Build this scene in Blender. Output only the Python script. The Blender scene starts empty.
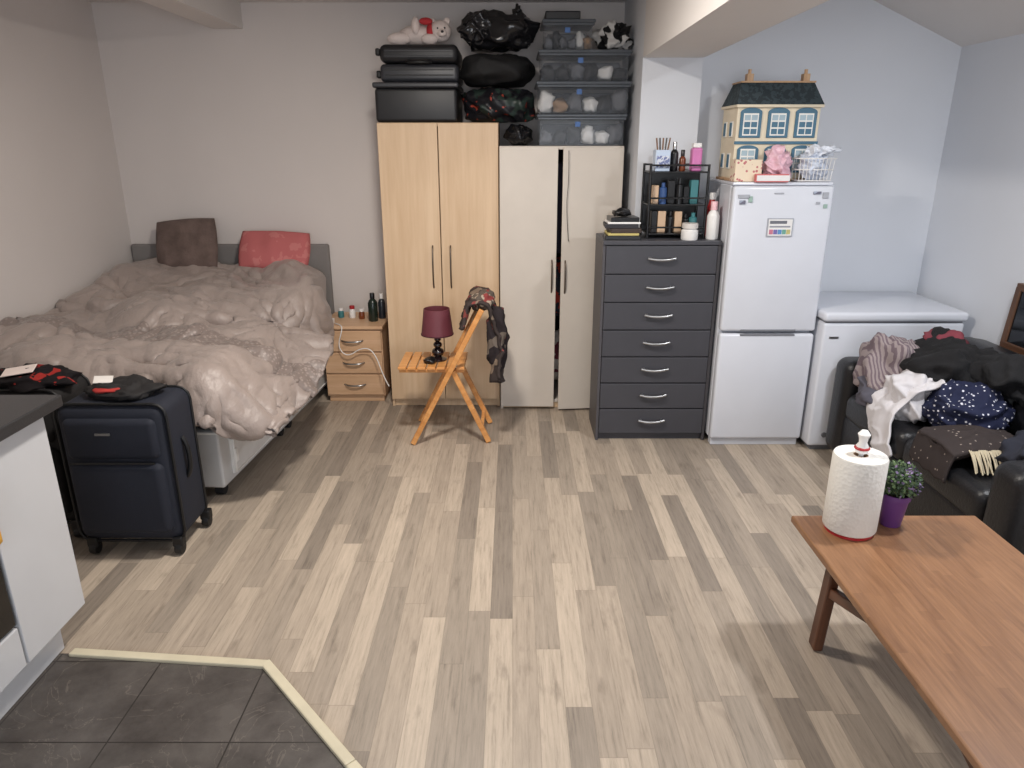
import bpy, bmesh, math, random
from mathutils import Vector, Matrix, noise, Euler
random.seed(7)
S=bpy.context.scene
COL=S.collection
S.view_settings.view_transform='Standard'
def srgb(r,g,b):
    def f(c):
        c/=255.0
        return c/12.92 if c<=0.04045 else ((c+0.055)/1.055)**2.4
    return (f(r),f(g),f(b),1.0)
# ---------------------------------------------------------------- materials
class NT:
    def __init__(s,name):
        m=bpy.data.materials.new(name); m.use_nodes=True
        s.m=m; s.n=m.node_tree.nodes; s.l=m.node_tree.links
        s.b=s.n['Principled BSDF']
    def new(s,t,**k):
        x=s.n.new(t)
        for a,v in k.items(): setattr(x,a,v)
        return x
    def link(s,a,b): s.l.new(a,b)
    def math(s,op,a,b=None,c=None):
        x=s.n.new('ShaderNodeMath'); x.operation=op
        for i,v in enumerate((a,b,c)):
            if v is None: continue
            if isinstance(v,(int,float)): x.inputs[i].default_value=v
            else: s.l.new(v,x.inputs[i])
        return x.outputs[0]
    def mix(s,f,a,b,bt='MIX'):
        x=s.n.new('ShaderNodeMixRGB'); x.blend_type=bt
        for i,v in enumerate((f,a,b)):
            if isinstance(v,(int,float)): x.inputs[i].default_value=v
            elif isinstance(v,tuple): x.inputs[i].default_value=v
            else: s.l.new(v,x.inputs[i])
        return x.outputs[0]
    def coord(s,scale=(1,1,1)):
        t=s.n.new('ShaderNodeTexCoord'); mp=s.n.new('ShaderNodeMapping')
        mp.inputs['Scale'].default_value=scale
        s.l.new(t.outputs['Object'],mp.inputs[0]); return mp.outputs[0]
    def noise(s,vec,scale,detail=4,rough=0.55):
        x=s.n.new('ShaderNodeTexNoise'); x.inputs['Scale'].default_value=scale
        x.inputs['Detail'].default_value=detail; x.inputs['Roughness'].default_value=rough
        s.l.new(vec,x.inputs['Vector']); return x.outputs['Fac']
    def ramp(s,f,stops):
        x=s.n.new('ShaderNodeValToRGB'); e=x.color_ramp.elements
        while len(e)<len(stops): e.new(0.5)
        for i,(p,c) in enumerate(stops): e[i].position=p; e[i].color=c
        s.l.new(f,x.inputs[0]); return x.outputs[0]
    def bump(s,h,strength=0.2,dist=0.01):
        x=s.n.new('ShaderNodeBump'); x.inputs['Strength'].default_value=strength
        x.inputs['Distance'].default_value=dist
        s.l.new(h,x.inputs['Height']); s.l.new(x.outputs[0],s.b.inputs['Normal'])
def M(name,c,rough=0.5,metal=0,var=0.08,vs=6,bump=0,bs=80,alpha=1,coat=0,sheen=0,trans=0,spec=None):
    t=NT(name); col=srgb(*c); v=t.coord()
    n=t.noise(v,vs)
    lo=tuple(x*(1-var) for x in col[:3])+(1,); hi=tuple(min(1,x*(1+var)) for x in col[:3])+(1,)
    t.link(t.ramp(n,[(0.3,lo),(0.7,hi)]),t.b.inputs['Base Color'])
    t.b.inputs['Roughness'].default_value=rough; t.b.inputs['Metallic'].default_value=metal
    if spec is not None: t.b.inputs['Specular IOR Level'].default_value=spec
    if bump: t.bump(t.noise(v,bs,3),bump,0.005)
    if alpha<1: t.b.inputs['Alpha'].default_value=alpha
    if coat: t.b.inputs['Coat Weight'].default_value=coat
    if sheen: t.b.inputs['Sheen Weight'].default_value=sheen
    if trans: t.b.inputs['Transmission Weight'].default_value=trans
    return t.m
def MW(name,c1,c2,axis='Z',scale=1.0,rough=0.45,coat=0):
    """wood: grain stretched along an axis"""
    t=NT(name); sc={'X':(1.2,18,18),'Y':(18,1.2,18),'Z':(18,18,1.2)}[axis]
    v=t.coord(tuple(x*scale for x in sc))
    n=t.noise(v,1.5,6,0.6); n2=t.noise(v,7,3)
    f=t.math('ADD',t.math('MULTIPLY',n,0.75),t.math('MULTIPLY',n2,0.25))
    t.link(t.ramp(f,[(0.36,srgb(*c1)),(0.64,srgb(*c2))]),t.b.inputs['Base Color'])
    t.b.inputs['Roughness'].default_value=rough
    if coat: t.b.inputs['Coat Weight'].default_value=coat; t.b.inputs['Coat Roughness'].default_value=0.2
    t.bump(f,0.08,0.003)
    return t.m
def MP(name,c1,c2,scale=30,kind='spots',th=0.3,rough=0.85,c3=None):
    """patterned fabric"""
    t=NT(name); v=t.coord()
    if kind=='spots':
        x=t.new('ShaderNodeTexVoronoi'); x.inputs['Scale'].default_value=scale
        t.link(v,x.inputs['Vector']); f=t.math('LESS_THAN',x.outputs['Distance'],th)
    elif kind=='wave':
        x=t.new('ShaderNodeTexWave'); x.inputs['Scale'].default_value=scale
        x.inputs['Distortion'].default_value=3
        t.link(v,x.inputs['Vector']); f=t.math('GREATER_THAN',x.outputs['Fac'],th)
    else:
        f=t.math('GREATER_THAN',t.noise(v,scale,2),th)
    c=t.mix(f,srgb(*c1),srgb(*c2))
    if c3:
        g=t.math('GREATER_THAN',t.noise(v,scale*0.6,1),0.58)
        c=t.mix(g,c,srgb(*c3))
    t.link(c,t.b.inputs['Base Color']); t.b.inputs['Roughness'].default_value=rough
    t.b.inputs['Specular IOR Level'].default_value=0.2
    t.bump(t.noise(v,250,2),0.2,0.002)
    return t.m
# ---------------------------------------------------------------- mesh helpers
CUR=[None]
def grp(name,loc=(0,0,0)):
    e=bpy.data.objects.new(name,None); e.empty_display_size=0.1
    e.location=loc; COL.objects.link(e); CUR[0]=e; return e
def fin(o,mat,smooth=False,top=False):
    COL.objects.link(o)
    if mat: o.data.materials.append(mat)
    if smooth:
        for p in o.data.polygons: p.use_smooth=True
    if CUR[0] and not top:
        o.parent=CUR[0]; o.matrix_parent_inverse=Matrix.Translation(-Vector(CUR[0].location))
    return o
def me(name,bm):
    m=bpy.data.meshes.new(name); bm.to_mesh(m); bm.free()
    return bpy.data.objects.new(name,m)
def box(name,x0,x1,y0,y1,z0,z1,mat,bev=0.004,seg=2,rot=None,piv=None,taper=None,top=False):
    bm=bmesh.new(); bmesh.ops.create_cube(bm,size=1)
    c=Vector(((x0+x1)/2,(y0+y1)/2,(z0+z1)/2)); d=Vector((x1-x0,y1-y0,z1-z0))
    for v in bm.verts:
        k=1
        if taper and v.co.z<0: k=taper
        v.co=Vector((v.co.x*d.x*k,v.co.y*d.y*k,v.co.z*d.z))
    if bev:
        bmesh.ops.bevel(bm,geom=bm.edges[:],offset=min(bev,min(d)*0.45),segments=seg,profile=0.5,affect='EDGES')
    if piv is not None:
        p=Vector(piv)-c
        for v in bm.verts: v.co-=p
        c=Vector(piv)
    o=me(name,bm); o.location=c
    if rot: o.rotation_euler=rot
    return fin(o,mat,smooth=(bev>0.012),top=top)
def bar(name,p0,p1,w,h,mat,bev=0.003,up=(0,0,1)):
    p0=Vector(p0);p1=Vector(p1); d=p1-p0; L=d.length; z=d.normalized()
    u=Vector(up)
    if abs(u.dot(z))>0.95: u=Vector((0,1,0))
    x=u.cross(z).normalized(); y=z.cross(x)
    bm=bmesh.new(); bmesh.ops.create_cube(bm,size=1)
    for v in bm.verts: v.co=Vector((v.co.x*w,v.co.y*h,v.co.z*L))
    if bev: bmesh.ops.bevel(bm,geom=bm.edges[:],offset=bev,segments=2,profile=0.5,affect='EDGES')
    o=me(name,bm); R=Matrix((x,y,z)).transposed().to_4x4()
    o.matrix_world=Matrix.Translation((p0+p1)/2)@R
    return fin(o,mat)
def lathe(name,prof,loc,mat,n=32,rot=None,cap=True):
    bm=bmesh.new(); rings=[]
    for r,z in prof:
        rings.append([bm.verts.new((max(r,1e-4)*math.cos(2*math.pi*i/n),max(r,1e-4)*math.sin(2*math.pi*i/n),z)) for i in range(n)])
    for a,b in zip(rings,rings[1:]):
        for i in range(n): bm.faces.new((a[i],a[(i+1)%n],b[(i+1)%n],b[i]))
    if cap:
        bm.faces.new(rings[0][::-1]); bm.faces.new(rings[-1])
    bmesh.ops.recalc_face_normals(bm,faces=bm.faces[:])
    o=me(name,bm); o.location=loc
    if rot: o.rotation_euler=rot
    fin(o,mat,True)
    md=o.modifiers.new('es','EDGE_SPLIT'); md.split_angle=math.radians(40)
    return o
def tube(name,pts,r,mat,cyc=False,smooth=True):
    c=bpy.data.curves.new(name,'CURVE'); c.dimensions='3D'; c.bevel_depth=r; c.bevel_resolution=3
    c.use_fill_caps=True
    s=c.splines.new('NURBS' if smooth else 'POLY'); s.points.add(len(pts)-1)
    for i,p in enumerate(pts): s.points[i].co=(*p,1)
    if smooth: s.use_endpoint_u=True; s.order_u=3
    s.use_cyclic_u=cyc
    o=bpy.data.objects.new(name,c); COL.objects.link(o); c.materials.append(mat)
    if CUR[0]: o.parent=CUR[0]; o.matrix_parent_inverse=Matrix.Translation(-Vector(CUR[0].location))
    return o
def ridge(p,f,seed,warp=0.35):
    q=p*f+Vector((seed*3.1,seed*1.7,seed*5.3))
    q=q+noise.noise_vector(q*0.6)*warp*2
    a=1-min(1,abs(noise.noise(q))*2.6)
    b=1-min(1,abs(noise.noise(q*2.1+Vector((9,3,1))))*2.6)
    return a*a*0.65+b*b*0.35
def blob(name,c,s,mat,seed=1,f=9,amp=0.03,flat=0.8,sub=5,lump=0.25,rot=0,sq=1.0,top=False):
    bm=bmesh.new(); bmesh.ops.create_icosphere(bm,subdivisions=sub,radius=1)
    for v in bm.verts:
        n=v.co.normalized()
        e=Vector([math.copysign(abs(k)**sq,k) for k in n]) if sq!=1 else n.copy()
        L=1+lump*noise.noise(n*1.6+Vector((seed*7.7,seed,0)))
        p=Vector((e.x*s[0],e.y*s[1],e.z*s[2]))*L
        p+=n*(ridge(p,f,seed)-0.35)*amp
        lim=-s[2]*flat
        if p.z<lim: p.z=lim+ (p.z-lim)*0.02
        v.co=p
    o=me(name,bm); o.location=c; o.rotation_euler=(0,0,rot)
    return fin(o,mat,True,top=top)
def grid(name,fn,nu,nv,mat,thick=0.0,disp=None,top=False):
    P=[[fn(i/nu,j/nv) for j in range(nv+1)] for i in range(nu+1)]
    bm=bmesh.new(); V=[[bm.verts.new(p) for p in row] for row in P]
    for i in range(nu):
        for j in range(nv): bm.faces.new((V[i][j],V[i+1][j],V[i+1][j+1],V[i][j+1]))
    bm.normal_update()
    up=sum((f.normal.z for f in bm.faces))
    if up<0:
        bmesh.ops.reverse_faces(bm,faces=bm.faces[:]); bm.normal_update()
    if disp:
        nn={}
        for i in range(nu+1):
            for j in range(nv+1):
                v=V[i][j]; nn[(i,j)]=v.normal.copy()
        for (i,j),n in nn.items():
            V[i][j].co+=n*disp(V[i][j].co.copy(),i/nu,j/nv)
    o=me(name,bm); fin(o,mat,True,top=top)
    if thick:
        md=o.modifiers.new('t','SOLIDIFY'); md.thickness=thick; md.offset=-1
    return o
# ---------------------------------------------------------------- camera
cam=bpy.data.cameras.new('camera'); co=bpy.data.objects.new('camera',cam); COL.objects.link(co)
cam.sensor_width=36; cam.lens=710/1024*36; cam.clip_start=0.05
co.location=(0,0,1.65); co.rotation_euler=(math.radians(90-18.6),0,0)
S.camera=co
# ---------------------------------------------------------------- room
def wallmat(name,c):
    t=NT(name); v=t.coord(); col=srgb(*c)
    n=t.noise(v,1.3,3)
    t.link(t.ramp(n,[(0.3,tuple(x*0.95 for x in col[:3])+(1,)),(0.7,col)]),t.b.inputs['Base Color'])
    t.b.inputs['Roughness'].default_value=0.75; t.bump(t.noise(v,140,3),0.12,0.002); return t.m
WM=wallmat('wall_paint',(220,213,209)); WR=wallmat('wall_paint_daylight_tint',(220,223,229)); CM=wallmat('ceiling_paint',(224,220,217))  # WR: same white walls, with the bluish daylight put into the colour
CUR[0]=None
XL,XR,YB,YA,YF=-2.65,2.49,5.0,4.32,-1.8
# floor material
t=NT('laminate_floor')
tc=t.new('ShaderNodeTexCoord'); sp=t.new('ShaderNodeSeparateXYZ'); t.link(tc.outputs['Object'],sp.inputs[0])
X,Y=sp.outputs[0],sp.outputs[1]
Wd=0.082; Ln=0.80
xs=t.math('DIVIDE',X,Wd); cx=t.math('FLOOR',xs)
wn=t.new('ShaderNodeTexWhiteNoise',noise_dimensions='1D'); t.link(cx,wn.inputs['W'])
ys=t.math('ADD',t.math('DIVIDE',Y,Ln),t.math('MULTIPLY',wn.outputs['Value'],7.3)); cy=t.math('FLOOR',ys)
cb=t.new('ShaderNodeCombineXYZ'); t.link(cx,cb.inputs[0]); t.link(cy,cb.inputs[1])
w2=t.new('ShaderNodeTexWhiteNoise',noise_dimensions='2D'); t.link(cb.outputs[0],w2.inputs['Vector'])
pv=w2.outputs['Value']
tone=t.ramp(pv,[(0.0,srgb(137,126,115)),(0.3,srgb(153,141,128)),(0.6,srgb(168,154,139)),(1.0,srgb(189,174,157))])
gv=t.new('ShaderNodeCombineXYZ'); t.link(t.math('MULTIPLY',X,58),gv.inputs[0])
t.link(t.math('MULTIPLY',Y,3.4),gv.inputs[1]); t.link(t.math('MULTIPLY',pv,40),gv.inputs[2])
g=t.noise(gv.outputs[0],1.3,8,0.74)
gr=t.ramp(g,[(0.28,(0.52,0.51,0.50,1)),(0.46,(0.90,0.90,0.89,1)),(0.7,(1.14,1.14,1.14,1))])
c=t.mix(1.0,tone,gr,'MULTIPLY')
gv2=t.new('ShaderNodeCombineXYZ'); t.link(t.math('MULTIPLY',X,18),gv2.inputs[0]); t.link(t.math('MULTIPLY',Y,5.5),gv2.inputs[1]); t.link(t.math('MULTIPLY',pv,17),gv2.inputs[2])
kn=t.noise(gv2.outputs[0],1.0,5)
c=t.mix(t.math('MULTIPLY',t.ramp(kn,[(0.60,(0,0,0,1)),(0.74,(1,1,1,1))]),0.38),c,srgb(88,77,66))
fx=t.math('FRACT',xs); fy=t.math('FRACT',ys)
ex=t.math('MINIMUM',fx,t.math('SUBTRACT',1.0,fx)); ey=t.math('MINIMUM',fy,t.math('SUBTRACT',1.0,fy))
lx=t.math('LESS_THAN',ex,0.014); ly=t.math('LESS_THAN',ey,0.002)
ln=t.math('MAXIMUM',lx,ly)
c=t.mix(t.math('MULTIPLY',ln,0.30),c,srgb(96,86,76))
t.link(c,t.b.inputs['Base Color']); t.b.inputs['Roughness'].default_value=0.5
t.bump(t.math('SUBTRACT',g,ln),0.12,0.002)
FM=t.m
box('floor',XL-0.1,XR+0.1,YF-0.1,YB+0.1,-0.1,0,FM,bev=0,top=True)
box('wall_left',XL-0.1,XL,YF,YB,0,3.0,WM,bev=0,top=True)
box('wall_back',XL,0.712,YB,YB+0.1,0,3.0,WM,bev=0,top=True)
box('wall_pier',0.712,1.04,4.22,YB+0.1,0,3.0,WR,bev=0,top=True)
box('wall_alcove',1.04,XR,YA,YA+0.1,0,3.0,WR,bev=0,top=True)
box('wall_right',XR,XR+0.1,YF,YA+0.1,0,3.0,WR,bev=0,top=True)
CUR[0]=grp('wall_front',(0,YF,0))
box('panel_left',XL,-0.9,YF-0.1,YF,0,3.0,WM,bev=0)
box('panel_right',1.5,XR,YF-0.1,YF,0,3.0,WM,bev=0)
box('panel_below',-0.9,1.5,YF-0.1,YF,0,0.9,WM,bev=0)
box('panel_above',-0.9,1.5,YF-0.1,YF,2.1,3.0,WM,bev=0)
fr=M('window_frame_white',(235,235,235),0.4)
grp('window_1',(0.3,YF,1.5))
for nm,a in (('frame_left',(-0.9,-0.84,0.9,2.1)),('frame_right',(1.44,1.5,0.9,2.1)),('frame_mid',(0.27,0.33,0.96,2.04)),('frame_bottom',(-0.84,1.44,0.9,0.96)),('frame_top',(-0.84,1.44,2.04,2.1))):
    box(nm,a[0],a[1],YF-0.08,YF-0.02,a[2],a[3],fr)
CUR[0]=None
box('ceiling',XL,1.04,YF,YB,2.50,2.6,CM,bev=0,top=True)
bm=bmesh.new()
pts=[(1.04,2.80),(2.49,2.165),(2.49,2.30),(1.04,2.95)]
a=[bm.verts.new((x,YF,z)) for x,z in pts]; b=[bm.verts.new((x,YA+0.1,z)) for x,z in pts]
for i in range(4): bm.faces.new((a[i],a[(i+1)%4],b[(i+1)%4],b[i]))
bm.faces.new(a[::-1]); bm.faces.new(b); bmesh.ops.recalc_face_normals(bm,faces=bm.faces[:])
fin(me('ceiling_slope',bm),CM,top=True)
box('ceiling_beam',0.712,1.04,YF,4.22,2.10,2.95,CM,bev=0,top=True)
box('ceiling_beam_small',-1.9,-1.71,YF,YB,2.35,2.50,CM,bev=0,top=True)
SK=M('skirting_paint',(228,226,222),0.45)
box('baseboard_left',XL,XL+0.015,2.2,YB,0,0.09,SK,bev=0.004,top=True)
box('baseboard_right',XR-0.015,XR,YF,YA,0,0.09,SK,bev=0.004,top=True)
box('baseboard_alcove',1.04,XR-0.015,YA-0.015,YA,0,0.09,SK,bev=0.004,top=True)
# tile area
t=NT('slate_tile'); v=t.coord(); sp=t.new('ShaderNodeSeparateXYZ'); t.link(v,sp.inputs[0])
def edge(o,size,off):
    f=t.math('FRACT',t.math('DIVIDE',t.math('ADD',o,off),size)); return t.math('LESS_THAN',t.math('MINIMUM',f,t.math('SUBTRACT',1.0,f)),0.007)
gl=t.math('MAXIMUM',edge(sp.outputs[0],0.355,0.82+3.55),edge(sp.outputs[1],0.34,-1.62+3.4))
n=t.noise(v,5,8,0.7); base=t.ramp(n,[(0.35,srgb(64,59,56)),(0.65,srgb(92,87,83))])
mu=t.new('ShaderNodeTexNoise'); mu.inputs['Scale'].default_value=3.5; mu.inputs['Distortion'].default_value=1.5; mu.inputs['Detail'].default_value=6; t.link(v,mu.inputs['Vector'])
vein=t.math('LESS_THAN',t.math('ABSOLUTE',t.math('SUBTRACT',mu.outputs['Fac'],0.5)),0.004)
base=t.mix(t.math('MULTIPLY',vein,0.18),base,srgb(150,140,130))
t.link(t.mix(gl,base,srgb(46,41,38)),t.b.inputs['Base Color']); t.b.inputs['Roughness'].default_value=0.42
t.bump(t.math('SUBTRACT',n,gl),0.3,0.003); TM=t.m
bm=bmesh.new()
poly=[(XL,2.02),(-1.5,2.0),(-0.82,1.94),(-0.45,1.54),(0.55,0.46),(0.55,YF),(XL,YF)]
top=[bm.verts.new((x,y,0.008)) for x,y in poly]; bot=[bm.verts.new((x,y,0.0)) for x,y in poly]
bm.faces.new(top)
for i in range(len(poly)): k=(i+1)%len(poly); bm.faces.new((top[i],bot[i],bot[k],top[k]))
bmesh.ops.recalc_face_normals(bm,faces=bm.faces[:])
CUR[0]=None; fin(me('floor_tiles',bm),TM,top=True)
CR=M('threshold_cream',(206,197,172),0.45)
grp('threshold_strip',(-0.82,1.94,0))
def strip(nm,a,b):
    bar(nm,(a[0],a[1],0.012),(b[0],b[1],0.012),0.034,0.016,CR,0.005)
strip('strip_a',(-1.50,2.0),(-0.815,1.94)); strip('strip_b',(-0.825,1.95),(-0.45,1.54)); strip('strip_c',(-0.45,1.54),(0.55,0.46))
# ---------------------------------------------------------------- kitchen unit
WH=M('cabinet_white',(196,197,200),0.25,var=0.02); DK=M('worktop_dark',(48,48,50),0.35,bump=0.1,bs=300,var=0.3,vs=200)
OV=M('oven_black',(14,13,13),0.12); MT=M('brushed_metal',(180,180,180),0.3,1)
grp('kitchen_cabinet',(-2.0,1.2,0))
box('carcass',-2.05,-1.50,1.79,2.075,0.14,0.86,WH)
box('carcass_rear',-2.05,-1.56,0.2,1.785,0.14,0.86,WH)
box('plinth',-2.0,-1.54,0.2,2.03,0.008,0.14,WH)
box('end_panel',-2.05,-1.50,2.077,2.092,0.14,0.86,WH,0.001)
box('door_panel',-1.498,-1.478,1.79,2.09,0.145,0.855,WH,0.003)
box('worktop',-2.07,-1.43,0.2,2.125,0.862,0.90,DK,0.004)
box('lower_drawer',-1.555,-1.48,1.18,1.782,0.145,0.28,WH,0.003)
grp('oven',(-1.5,1.4,0.5))
box('oven_body',-1.555,-1.48,1.18,1.782,0.29,0.855,OV,0.004)
tube('handle',[(-1.48,1.76,0.72),(-1.435,1.76,0.72),(-1.435,1.22,0.72),(-1.48,1.22,0.72)],0.008,MT,smooth=False)
grp('tea_towel',(-1.44,1.70,0.6))
grid('cloth',lambda u,v:Vector((-1.422+0.008*math.sin(u*12),1.60+0.142*u,0.735-0.13*v-0.03*math.sin(u*3))),16,12,M('towel_yellow',(205,155,60),0.9),thick=0.004)
# ---------------------------------------------------------------- bed
DV=M('divan_fabric',(196,195,194),0.8,bump=0.2,bs=300); DV2=M('divan_trim',(228,226,222),0.7); BL=M('mattress_black',(20,20,23),0.8)
bed=grp('divan_bed',(-1.28,4.86,0))
def bx(nm,x0,x1,y0,y1,z0,z1,m,bev=0.01,seg=3): return box(nm,-1.28+x0,-1.28+x1,4.86+y0,4.86+y1,z0,z1,m,bev,seg)
bx('base_head',-1.2,0,-0.86,0,0.06,0.36,DV,0.012); bx('base_foot',-1.2,0,-1.74,-0.87,0.06,0.36,DV,0.012)
DVD=M('divan_drawer_front',(214,212,209),0.7,bump=0.15,bs=300)
for nm_,ya,yb in (('head',-0.80,-0.10),('foot',-1.64,-0.97)):
    bx('drawer_'+nm_,-0.01,0.014,ya,yb,0.09,0.325,DVD,0.01)
    tube('drawer_piping_'+nm_,[(-1.28+0.016,4.86+ya+0.01,0.10),(-1.28+0.016,4.86+yb-0.01,0.10),(-1.28+0.016,4.86+yb-0.01,0.315),(-1.28+0.016,4.86+ya+0.01,0.315)],0.005,DV2,cyc=True,smooth=False)
    bx('drawer_handle_'+nm_,0.012,0.026,(ya+yb)/2-0.06,(ya+yb)/2+0.06,0.275,0.295,DV2,0.005)
bx('base_top_piping',0.0,0.008,-1.74,0,0.345,0.357,DV2,0.003); bx('foot_top_piping',-1.2,0.0,-1.748,-1.74,0.345,0.357,DV2,0.003)
bx('pull_tab',0.012,0.022,-1.625,-1.60,0.15,0.22,DV2,0.003)
for i,(x,y) in enumerate([(-0.05,-1.68),(-0.05,-0.93),(-1.1,-1.68),(-0.05,-0.8),(-1.1,-0.1),(-0.05,-0.06)]):
    lathe('castor_%d'%i,[(0.03,-0.02),(0.03,0.02)],(-1.28+x,4.86+y,0.0305),BL,16,rot=(0,math.pi/2,0))
bx('mattress',-1.2,0,-1.74,0,0.36,0.57,BL,0.05,5)
bed.rotation_euler=(0,0,math.radians(-4))
grp('headboard',(-2.0,4.97,0))
box('headboard_panel',-2.64,-1.27,4.955,4.998,0.0,1.0,M('headboard_grey',(128,124,122),0.8,bump=0.2,bs=200),0.015,3)
def satin(name,c,band=True):
    t=NT(name); v=t.coord(); n=t.noise(v,2.2,3)
    col=srgb(*c); base=t.ramp(n,[(0.3,tuple(x*0.82 for x in col[:3])+(1,)),(0.7,col)])
    if band:
        sp=t.new('ShaderNodeSeparateXYZ'); t.link(v,sp.inputs[0])
        yy=t.math('ADD',sp.outputs[1],t.math('MULTIPLY',t.noise(v,3,1),0.25))
        m=t.math('MULTIPLY',t.math('GREATER_THAN',yy,3.58),t.math('LESS_THAN',yy,3.78))
        vo=t.new('ShaderNodeTexVoronoi'); vo.inputs['Scale'].default_value=55; t.link(v,vo.inputs['Vector'])
        d=t.math('GREATER_THAN',vo.outputs['Distance'],0.36)
        base=t.mix(t.math('MULTIPLY',t.math('MULTIPLY',m,d),0.6),base,srgb(104,92,87))
    t.link(base,t.b.inputs['Base Color']); t.b.inputs['Roughness'].default_value=0.40
    t.b.inputs['Sheen Weight'].default_value=0.12
    mp=t.new('ShaderNodeMapping'); mp.inputs['Scale'].default_value=(14,5,10); mp.inputs['Rotation'].default_value=(0,0,0.6); t.link(v,mp.inputs[0])
    w=t.noise(mp.outputs[0],1.6,6,0.65)
    t.bump(w,0.6,0.014); return t.m
SAT=satin('duvet_satin_taupe',(161,147,140)); UND=satin('sheet_grey_taupe',(136,127,124),False)
def b2w(x,y,z):
    a=math.radians(-4); return Vector((-1.28+x*math.cos(a)-y*math.sin(a),4.86+x*math.sin(a)+y*math.cos(a),z))
def drape(x0,x1,y0,y1,hangR,hangF,z0,zh,out):
    W=x1-x0; L=y0-y1
    def fn(u,v):
        s=u*(W+hangR*(1+0.25*noise.noise(Vector((v*4,1,3))))); q=v*(L+hangF*(1+0.3*noise.noise(Vector((u*4,7,3)))))
        dz=0; x=x0+s; y=y0-q
        if s>W:
            e=s-W; ox=out*(1-math.exp(-e/0.10)); x=x1+ox; dz+=max(0,e-0.55*ox)*0.96
        if q>L:
            e=q-L; oy=out*(1-math.exp(-e/0.10)); y=y1-oy; dz+=max(0,e-0.55*oy)*0.96
            if s>W: dz=max((s-W),(q-L))*0.95
        k=min(1,max(0,(y-y1)/L))
        z=z0+(zh-z0)*(k**1.6)
        if s<=W and q<=L:
            ed=min(W-s,L-q,0.2)/0.2; z-= (1-ed)**2*0.05
        else: z-=0.05
        p=b2w(x,y,z-dz)
        p.x=max(p.x,XL+0.05); p.y=min(p.y,4.93)
        return p
    return fn
sheet=grid('bed_sheet_layer',drape(-1.24,0.0,-0.03,-1.75,0.22,0.16,0.66,0.84,0.05),90,90,UND,
     disp=lambda p,u,v:0.13*max(-0.3,noise.noise(p*2.3+Vector((4,0,0))))+0.06*noise.noise(p*5+Vector((1,8,0))))
sheet.parent=None; sheet.matrix_parent_inverse=Matrix.Identity(4)
CUR[0]=None
def duvet_fn(u,v):
    x=-1.37+u*1.78; y=-0.02-v*1.93
    p=Vector((x,y,0))
    w=noise.noise_vector(p*1.7)*0.35
    q=p+w
    z=1.16+0.10*noise.noise(Vector((q.x*5.0+q.y*3.0,q.y*2.4-q.x*1.2,1)))+0.09*noise.noise(Vector((q.x*4-q.y*5,q.y*2+q.x*3,5)))+0.045*noise.noise(Vector((q.x*10,q.y*9,9)))
    r=b2w(x,y,z); r.x=max(r.x,XL+0.06+0.005*math.sin(v*20)); r.y=min(r.y,4.85+u*0.01); return r
NU,NV_=108,120
duvet=grid('duvet',duvet_fn,NU,NV_,SAT,top=True)
ok=False
try:
    S.frame_set(1)
    sheet.modifiers.new('col','COLLISION'); sheet.collision.thickness_outer=0.015; sheet.collision.thickness_inner=0.1; sheet.collision.cloth_friction=60
    cm=duvet.modifiers.new('cloth','CLOTH'); cs_=cm.settings
    cs_.quality=6; cs_.mass=0.3; cs_.tension_stiffness=12; cs_.compression_stiffness=12; cs_.shear_stiffness=8; cs_.bending_stiffness=1.1
    cs_.air_damping=3.0; cs_.tension_damping=10; cs_.compression_damping=10; cs_.shear_damping=10
    cm.collision_settings.distance_min=0.015; cm.collision_settings.friction=60; cm.collision_settings.collision_quality=3; cm.collision_settings.use_self_collision=False
    for f in range(1,34): S.frame_set(f)
    dg=bpy.context.evaluated_depsgraph_get()
    nm=bpy.data.meshes.new_from_object(duvet.evaluated_get(dg))
    zs=[v.co.z for v in nm.vertices]; xs_=[v.co.x for v in nm.vertices]
    print('DUVET z',min(zs),max(zs),sum(zs)/len(zs),'x',min(xs_),max(xs_))
    if max(zs)<1.5 and sum(zs)/len(zs)>0.5 and min(zs)>0.0:
        ok=True
        duvet.modifiers.clear(); duvet.data=nm
except Exception as e:
    print('cloth failed',e)
if not ok:
    duvet.modifiers.clear()
sheet.modifiers.clear()
S.frame_set(1)
nrm=[v.normal.copy() for v in duvet.data.vertices]
for v,nn_ in zip(duvet.data.vertices,nrm):
    c_=v.co
    if nn_.z<-0.2: nn_=-nn_
    q=Vector((c_.x*1.3+c_.y*0.5,c_.y*0.6-c_.x*0.4,c_.z*0.8))
    c_+=nn_*(0.020*ridge(q,5.5,9,0.5)-0.004)
    c_.x=max(c_.x,XL+0.04); c_.y=min(c_.y,4.88)
    if c_.y>4.42: c_.x=min(c_.x,-1.30)
    c_.z=max(c_.z,0.10)
for p in duvet.data.polygons: p.use_smooth=True
md=duvet.modifiers.new('s','SUBSURF'); md.levels=1; md.render_levels=1
md=duvet.modifiers.new('t','SOLIDIFY'); md.thickness=0.028; md.offset=1
sheet.data.update()
md=sheet.modifiers.new('t','SOLIDIFY'); md.thickness=0.01; md.offset=-1
sheet.parent=bed; sheet.matrix_parent_inverse=(Matrix.Translation(Vector((-1.28,4.86,0)))@Matrix.Rotation(math.radians(-4),4,'Z')).inverted()
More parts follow.
